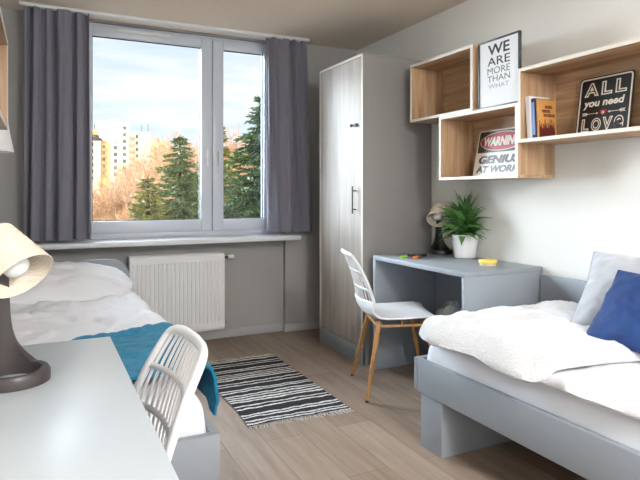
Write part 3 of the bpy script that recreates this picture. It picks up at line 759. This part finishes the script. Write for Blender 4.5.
# ------------------------------------------------------------------ desk lamps
def make_lamp(label, m, yaw, down):
    t = thing('desk_lamp', label, 'lamp', (0, 0, 0), 'beige shaded desk lamps')
    # local: ring centre at origin, stem on +Y rim, shade points to -Y
    lathe_p = [(.056, .0), (.078, .0), (.0785, .020), (.074, .0275), (.060, .0275), (.056, .022), (.056, 0)]
    obj('base', lathe(B(), lathe_p, 48), m, t, True, 35)
    bm = B()
    rows = []
    for k in range(25):
        f = k/24; z = .018+f*.275
        ha = (54*(1-f)**8+10*(1-f)+13)
        ro = .0765-.004*f; ri = .057+.004*f
        if f > .0: ri = min(ri, ro-.012)
        row = []
        for j in range(13): a = R(90-ha+2*ha*j/12); row.append(Vector((ro*math.cos(a), ro*math.sin(a), z)))
        for j in range(13): a = R(90+ha-2*ha*j/12); row.append(Vector((ri*math.cos(a), ri*math.sin(a), z)))
        rows.append([bm.verts.new(p) for p in row])
    for a, b in zip(rows, rows[1:]):
        n = len(a)
        for j in range(n): bm.faces.new((a[j], a[(j+1) % n], b[(j+1) % n], b[j]))
    bm.faces.new(rows[0][::-1]); bm.faces.new(rows[-1]); bmesh.ops.recalc_face_normals(bm, faces=bm.faces)
    st = obj('stem', bm, m, t, True, 50)
    bm = B(); sweep(bm, [(-.016, .066, .292), (.016, .066, .292)], .011, 14); obj('pivot', bm, m, st)
    def tilt(bm):
        ax = Vector((math.sin(R(yaw))*math.cos(R(down)), -math.cos(R(yaw))*math.cos(R(down)), -math.sin(R(down))))
        bmesh.ops.transform(bm, verts=bm.verts, matrix=Matrix.Translation(Vector((0, .066, .300))+ax*.028) @ Vector((0, 0, 1)).rotation_difference(ax).to_matrix().to_4x4())
        return bm
    bm = lathe(B(), [(.0, -.055), (.043, -.055), (.046, -.053), (.071, .072), (.0695, .073), (.0445, -.050), (.0, -.050)], 48)
    obj('shade', tilt(bm), M['shade'], t, True, 40)
    bm = lathe(B(), [(0, -.050), (.015, -.050), (.015, -.012), (0, -.012)], 20); sk_ = obj('socket', tilt(bm), M['rail'], t)
    bm = lathe(B(), [(0, -.012), (.013, -.012), (.016, 0), (.026, .018), (.030, .034), (.027, .050), (.016, .060), (0, .063)], 24); obj('bulb', tilt(bm), M['bulb'], t)
    return t
l1 = make_lamp('large beige shaded lamp with ring base on the pale desk at left', M['lamp_dark'], 18, 43)
l2 = make_lamp('beige shaded lamp with black stem on the grey desk beside the plant', M['lamp_black'], -24, 44)
l1.location = (-.057, 1.446, .7605); l1.rotation_euler = (0, 0, R(24))
l2.location = (2.487, 3.195, .7615); l2.rotation_euler = (0, 0, R(-26))

# ------------------------------------------------------------------ wall lamp over the left bed
t = thing('wall_lamp', 'white conical wall lamp under the left edge shelf', 'lamp', (-.26, 3.28, 1.385))
bm = lathe(B(), [(.092, .175), (.125, 0), (.122, 0), (.089, .175)], 40, (-.245, 3.28, 1.385)); obj('shade', bm, M['white_shade'], t)
bm = B(); sweep(bm, [(LX+.001, 3.28, 1.60), (-.245, 3.28, 1.60), (-.245, 3.28, 1.50)], .007, 8); box(bm, LX+.001, LX+.016, 3.24, 3.32, 1.55, 1.65, .003)
for a in (0, 120, 240): sweep(bm, [(-.245, 3.28, 1.545), (-.245+.0905*math.cos(R(a)), 3.28+.0905*math.sin(R(a)), 1.555)], .003, 6)
obj('bracket', bm, M['rail'], t)
bm = lathe(B(), [(0, .04), (.022, .05), (.03, .075), (.022, .1), (.012, .118), (0, .12)], 20, (-.245, 3.28, 1.385)); obj('bulb', bm, M['bulb'], t)
# vase in the left shelf
bm = lathe(B(), [(0, 0), (.035, 0), (.06, .05), (.062, .09), (.04, .15), (.028, .17), (.024, .17), (.036, .15), (.056, .09), (0, .01)], 32, (-.24, 2.76, 1.4835))
tag(obj('vase', bm, M['pot']), 'white vase inside the oak shelf at the left edge', 'vase')

# ------------------------------------------------------------------ things on the grey desk
t = thing('potted_plant', 'green palm in a white pot on the grey desk', 'plant', (2.462, 2.915, DZ+.0005))
px, py, pz = 2.462, 2.915, DZ+.0005
prof = [(0, 0), (.060, 0), (.064, .004)]
for k in range(8): z = .012+k*.015; prof += [(.064+.0012+.022*z/.15, z), (.064-.0004+.022*(z+.0075)/.15, z+.0075)]
prof += [(.0875, .146), (.0875, .151), (.082, .151), (.078, .125), (0, .125)]
obj('pot', lathe(B(), prof, 48, (px, py, pz)), M['pot'], t, True, 60)
bm = lathe(B(), [(0, .132), (.05, .133), (.0785, .128)], 32, (px, py, pz)); obj('soil', bm, M['soil'], t)
rnd = random.Random(21)
bm = B(); sb = B()
for tr, (ox, oy, hh) in enumerate([(0, 0, .115), (.014, .01, .075), (-.016, -.008, .065)]):
    tx = Vector((px+ox, py+oy, pz+.128)); tp = tx+Vector((ox*.8, oy*.8, hh*1.1)); sweep(sb, [tx, tx.lerp(tp, .5)+Vector((.002, 0, 0)), tp], [.007, .006, .005], 8)
    nl = 54 if tr == 0 else 30
    for k in range(nl):
        az = k*2.39996+tr; el = R(84-88*(k+.5)/nl+rnd.uniform(-8, 8)); L = rnd.uniform(.15, .21)*(1 if tr == 0 else .9)
        dr = Vector((math.cos(az)*math.cos(el), math.sin(az)*math.cos(el), math.sin(el)))
        st = tp+Vector((0, 0, -.05*k/nl)); side = Matrix.Rotation(R(rnd.uniform(-55, 55)), 3, dr) @ dr.cross(Vector((0, 0, 1))).normalized(); wv = rnd.uniform(.012, .018)
        pv = None; q = st.copy(); dcur = dr.copy(); n = 7
        if px+ox+dr.x*L > 2.555: L = max(.05, (2.552-px-ox)/max(.2, dr.x)*.97)
        for i in range(n+1):
            f = i/n; ww = wv*(.25+1.1*math.sin(math.pi*min(1, f*.85+.12)))*(1-f**3)+.0006
            mid = q+Vector((0, 0, -.0025)); a = bm.verts.new(q-side*ww); b = bm.verts.new(mid); c = bm.verts.new(q+side*ww)
            if pv: bm.faces.new((pv[0], pv[1], b, a)); bm.faces.new((pv[1], pv[2], c, b))
            pv = (a, b, c); dcur = (dcur+Vector((0, 0, -.095))).normalized(); q = q+dcur*(L/n)
            if q.x > 2.558: q.x = 2.558
thick(bm, .0006)
obj('leaves', bm, M['leaf'], t, True, 60); obj('stem', sb, M['stem'], t)

t = thing('candle_tin', 'small round yellow tin on the grey desk, right of the plant', 'tin', (2.318, 2.545, DZ+.0005))
c = (2.318, 2.545, DZ+.0005)
obj('tin', lathe(B(), [(0, 0), (.044, 0), (.047, .004), (.047, .014), (.050, .018), (.0, .018)], 36, c), M['paleyellow'], t)
obj('lid', lathe(B(), [(0, .018), (.051, .018), (.0525, .022), (.0525, .030), (.049, .034), (.0, .035)], 36, c), M['yellow'], t, True, 30)
def marker(label, m, x, y, a):
    t = thing('highlighter', label, 'pen', (0, 0, 0), 'highlighters on the desk'); r = .0095
    bm = sweep(B(), [(0, 0, r), (.004, 0, r), (.066, 0, r), (.072, 0, r)], [.006, r, r, .008], 12, flat=.8); obj('body', bm, m, t)
    bm = sweep(B(), [(.0725, 0, r), (.076, 0, r), (.108, 0, r), (.112, 0, r)], [.008, r, .0085, .006], 12, flat=.8); cp = obj('cap', bm, M['ink'], t)
    obj('clip', one_box(.078, .112, -.0025, .0025, .0165, .0185, .0006), M['ink'], cp)
    t.location = (x, y, DZ+.002); t.rotation_euler = (0, 0, R(a))
marker('lime green highlighter nearest the chair on the grey desk', M['green'], 2.062, 3.06, 22)
marker('orange highlighter lying beside the lime green one', M['orange'], 2.108, 2.985, 30)
marker('dark capped highlighter behind the lime and orange ones', M['ink'], 2.150, 3.075, -12)

# speckled bag under the desk
def bag(u, v):
    a = 2*math.pi*u; z = v*.445; r = .085*(1-.12*v)+.010*fb(math.cos(a)*2, math.sin(a)*2, v*4)
    sq = 1/max(abs(math.cos(a)), abs(math.sin(a)))**.6
    return (2.385+r*sq*math.cos(a)*.95, 2.96+r*sq*math.sin(a)*1.15, max(.001, z+.02*v*fb(a, 1.5, 2)+.03*v*math.sin(2*a)))
bm = B(); g = grid(bm, 40, 26, bag); bmesh.ops.remove_doubles(bm, verts=bm.verts, dist=.0005)
bm.faces.new([v for v in g[0][:-1] if v.is_valid][::-1]) if all(v.is_valid for v in g[0][:-1]) else None
thick(bm, .004)
tag(obj('fabric_bag', bm, M['bag'], None, True, 70), 'speckled grey fabric bag on the floor under the grey desk', 'bag')

# ------------------------------------------------------------------ rug
t = thing('rug', 'black and white striped woven rug with fringed ends on the floor', 'rug', (1.226, 3.31, 0))
def rg(u, v):
    x = .935+(1.517-.935)*u+.012*math.sin(v*7)*(1-u); y = 2.738+(3.896-2.738)*v+.01*math.sin(u*5)
    return (x, y, .0075+.0035*max(0, fb(x*5, y*7, 3)+.2)+.004*math.sin(v*30+u*3)*.3)
def rgb_(u, v): p = rg(u, v); return (p[0], p[1], .0006)
bm = closed_pair(B(), 40, 80, rg, rgb_); obj('weave', bm, M['rug'], t, True, 80)
bm = B(); rnd = random.Random(4)
for yb, s in ((2.742, -1), (3.894, 1)):
    for k in range(60):
        x = .94+.573*k/59; yy = yb+.01*math.sin((x-.935)/.582*5)
        sweep(bm, [(x, yy, .006), (x+rnd.uniform(-.006, .006), yy+s*.018, .0045), (x+rnd.uniform(-.014, .014), yy+s*rnd.uniform(.03, .05), .0025)], [.0024, .0022, .0012], 5)
f = obj('fringe', bm, M['fringe'], t); f['kind'] = 'stuff'

# ------------------------------------------------------------------ duvet seam
bm = B(); sweep(bm, [(1.62+.86*k/40, 1.16+.010*math.sin(k*.5),   .5420+.0012*math.sin(k*1.3)) for k in range(41)], .0028, 6, flat=.5)
dv = [o for o in COL.objects if o.name == 'duvet'][0]
obj('seam', bm, M['grey_vel'], dv)

# ------------------------------------------------------------------ fixture added for the fill lights (unseen, behind the viewer)
t = thing('added_fill_lamp', 'added round white fill lamp on the ceiling, unseen behind the camera', 'lamp', (1.05, -.85, 2.36))
obj('housing', lathe(B(), [(0, .106), (.24, .106), (.25, .06), (.25, .0), (.235, .0), (.235, .05), (0, .06)], 48, (1.05, -.85, 2.36)), M['rail'], t)

# ------------------------------------------------------------------ outside
struct(obj('ground', one_box(-200, 400, 6.5, 420, -11.5, -11, 0), M['ground']))
t = thing('apartment_building', 'pale yellow apartment tower block seen through the window, behind the bare trees', 'building', (33, 250, -11))
def blk(name, m, x0, x1, y0, y1, zt, bev=.05): return obj(name, one_box(x0, x1, y0, y1, -11, zt, bev), m, t, False)
cA = blk('wall', M['plaster'], 14, 22.2, 251, 268, 26.9); cB = blk('wall', M['yplaster'], 22.2, 25.0, 253, 268, 27.4)
cC = blk('wall', M['plaster'], 25.0, 33.2, 249, 268, 30.7); cD = blk('wall', M['plaster'], 33.2, 42.0, 250.5, 268, 27.0); cE = blk('wall', M['oplaster'], 42.0, 49.5, 252, 268, 23.6)
obj('corner_strip', one_box(24.6, 25.6, 248.7, 249.2, -11, 30.9, 0), M['yplaster'], t, False)
obj('attic_panel', one_box(14, 24.9, 250.4, 251.1, 22.6, 25.0, 0), M['panel_dark'], t, False)
obj('attic_parapet', one_box(14, 24.9, 250.3, 251.0, 25.0, 27.2, 0), M['yplaster'], t, False)
def wins(x, y, zs, w_=1.3, h_=1.5):
    for z in zs: obj('window', one_box(x-w_/2, x+w_/2, y-.08, y+.05, z, z+h_, 0), M['win'], t, False)
zs = [27.3-2.75*k for k in range(9)]
wins(27.7, 249, zs[:8]); wins(31.2, 249, zs[:8]); wins(18.8, 251, [20.2-2.75*k for k in range(6)]); wins(23.6, 253, [19.5-2.75*k for k in range(5)], 1.0)
wins(36.4, 250.5, [24.2-2.75*k for k in range(6)], 1.1); wins(47.0, 252, [20.4-2.75*k for k in range(4)], 2.4)
def balcs(x0, x1, y, zs):
    for z in zs: obj('balcony', one_box(x0, x1, y-1.3, y, z, z+1.15, 0), M['balc'], t, False)
balcs(33.4, 35.4, 250.5, [23.4-2.75*k for k in range(6)]); balcs(22.3, 24.5, 253, [18.6-2.75*k for k in range(5)]); balcs(44.2, 48.6, 252, [19.4, 15.4, 12])
bm = B()
for x, h, zt in ((20.2, 4, 26.9), (21.2, 4.2, 26.9), (24.4, 5, 27.4), (39.2, 3.4, 27.0), (41.9, 4.2, 27.0), (29.0, 1.0, 30.7)): sweep(bm, [(x, 256, zt), (x, 256, zt+h)], .13, 5)
obj('antenna', bm, M['panel_dark'], t, False)

def make_bare(name_seed, h):
    """bare crown: trunk, boughs, fine twigs"""
    rnd = random.Random(name_seed); tb = B(); verts = []; faces = []
    def tw(a, b, r):
        d = (b-a).normalized(); s = d.cross(Vector((rnd.uniform(-1, 1), rnd.uniform(-1, 1), rnd.uniform(-1, 1)))).normalized(); q = d.cross(s); i = len(verts)
        for k in range(3): verts.append(a+(s*math.cos(k*2.094)+q*math.sin(k*2.094))*r)
        verts.append(b)
        faces.extend([(i, i+1, i+3), (i+1, i+2, i+3), (i+2, i, i+3)])
    def grow(p, d, L, r, lev):
        e = p+d*L
        if lev <= 2: sweep(tb, [p, (p+e)/2+Vector((rnd.uniform(-.1, .1), rnd.uniform(-.1, .1), 0))*L*.3, e], [r, r*.85, r*.65], 5)
        else: tw(p, e, max(r, .022))
        if lev >= 6: return
        for _ in range((6, 5, 4, 4, 4, 4)[lev]):
            nd = (d+Vector((rnd.gauss(0, .55), rnd.gauss(0, .55), rnd.gauss(.12, .35)))).normalized()
            grow(p.lerp(e, rnd.uniform(.45, 1)), nd, L*rnd.uniform(.55, .82), r*.55, lev+1)
    grow(Vector((0, 0, 0)), Vector((0, 0, 1)), h*.32, h*.018, 0)
    zm = sorted(v.z for v in verts)[int(len(verts)*.99)]; k = h/zm; verts = [v*k for v in verts]
    for v in tb.verts: v.co *= k
    me = bpy.data.meshes.new('crown'); me.from_pydata([v[:] for v in verts], [], faces); me.materials.append(M['twig'])
    return finish(tb, 'trunk', M['bark']), me
bare = [make_bare(s, 13) for s in (1, 2, 3)]
def bare_tree(k, x, y, s, rz, label):
    t = thing('bare_tree', label, 'tree', (x, y, -11), 'bare brown trees')
    for nm, me in zip(('trunk', 'crown'), bare[k]):
        o = bpy.data.objects.new(nm, me); COL.objects.link(o); o.parent = t
    t.scale = (s, s, s); t.rotation_euler = (0, 0, R(rz))

def make_conifer(name, label, x, y, ztop, zlow, slope, seed, m, dens=1.0):
    rnd = random.Random(seed); verts = []; faces = []
    def blade(a, d, L, wv):
        s = d.cross(Vector((rnd.gauss(0, 1), rnd.gauss(0, 1), rnd.gauss(0, 1)))).normalized()*wv; i = len(verts); b = a+d*L
        verts.extend([a, a.lerp(b, .4)+s, b, a.lerp(b, .4)-s]); faces.append((i, i+1, i+2, i+3))
    t = thing('spruce_tree', label, 'tree', (x, y, -11), 'spruces outside the window')
    H = ztop-zlow; z = 0.12; ax = Vector((0, 0, 0))
    while z < H:
        Lb = min(2.6, .12+slope*z); nb = int((8+3.2*Lb)*dens); a0 = rnd.uniform(0, 6.28)
        for k in range(nb):
            az = a0+k*6.283/nb+rnd.uniform(-.35, .35); L = Lb*rnd.uniform(.62, 1.12)
            d = Vector((math.cos(az), math.sin(az), rnd.uniform(-.15, .4))); p = Vector((0, 0, ztop+11-z+rnd.uniform(-.16, .16)*min(1, z))); n = max(3, int(L/.085)); st = L/n
            for i in range(n):
                f = i/n; dd = Vector((d.x, d.y, d.z-.62*f+.5*f*f)).normalized(); q = p+dd*st
                for _ in range(6 if f > .15 else 5):
                    sd = (dd*.75+Vector((-d.y, d.x, 0))*rnd.uniform(-1, 1)+Vector((0, 0, rnd.uniform(-.75, .25)))).normalized()
                    blade(p.lerp(q, rnd.random()), sd, rnd.uniform(.14, .30)*(1-.4*f), .026)
                p = q
            blade(p, dd, .16, .02)
        z += .15+.05*rnd.random()+.012*z
    for k in range(14): blade(Vector((0, 0, ztop+11-.3+k*.02)), Vector((rnd.gauss(0, .4), rnd.gauss(0, .4), 1)).normalized(), .16, .018)
    me = bpy.data.meshes.new('foliage'); me.from_pydata([v[:] for v in verts], [], faces); me.materials.append(m)
    o = bpy.data.objects.new('foliage', me); COL.objects.link(o); o.parent = t
    bm = B(); sweep(bm, [(x, y, -11), (x, y, ztop-H*.5), (x, y, ztop)], [.24, .10, .015], 8); obj('trunk', bm, M['bark'], t)
make_conifer('spruce_tree', 'pointed dark spruce rising in the middle of the left window pane', 4.78, 22.0, 3.35, -2.2, .55, 31, M['needle'])
make_conifer('spruce_tree', 'short yellow-green spruce left of the pointed one', 3.35, 20.5, 1.75, -2.2, .50, 32, M['needle2'])
make_conifer('spruce_tree', 'bushy spruce behind the window mullion, right of the pointed one', 6.35, 24.5, 2.6, -2.4, .42, 33, M['needle3'])
make_conifer('spruce_tree', 'tallest spruce filling the right window pane', 6.02, 16.2, 4.05, -1.6, .56, 34, M['needle3'], 1.1)
make_conifer('spruce_tree', 'slim yellowish spruce at the left of the right window pane', 6.45, 22.5, 3.9, -2.2, .36, 35, M['needle2'])
spots = [(0, 8.0, 62, 1.02, 10), (1, 12.5, 70, 1.05, 80), (2, 17.5, 76, 1.25, 140), (0, 22.0, 84, 1.45, 200), (1, 27.0, 96, 1.6, 250), (2, 4.2, 48, .86, 300), (1, 8.2, 46, .80, 20), (2, 12.0, 52, .86, 65), (0, 15.5, 58, .95, 150), (0, 20.0, 66, 1.2, 330), (2, 31.0, 110, 1.75, 15), (1, 6.0, 36, .70, 110), (0, 9.4, 38, .72, 170), (2, 16.5, 100, 1.4, 45), (1, 25.0, 110, 1.65, 95), (0, -3.0, 58, 1.0, 25), (1, 1.0, 66, 1.1, 75), (2, -9.0, 72, 1.15, 130), (0, -16.0, 80, 1.2, 190), (1, -6.0, 90, 1.3, 240), (2, 36.0, 95, 1.6, 60)]
for k, x, y, s, rz in spots: bare_tree(k, x, y, s, rz, 'bare brown tree in the thicket below the apartment tower')
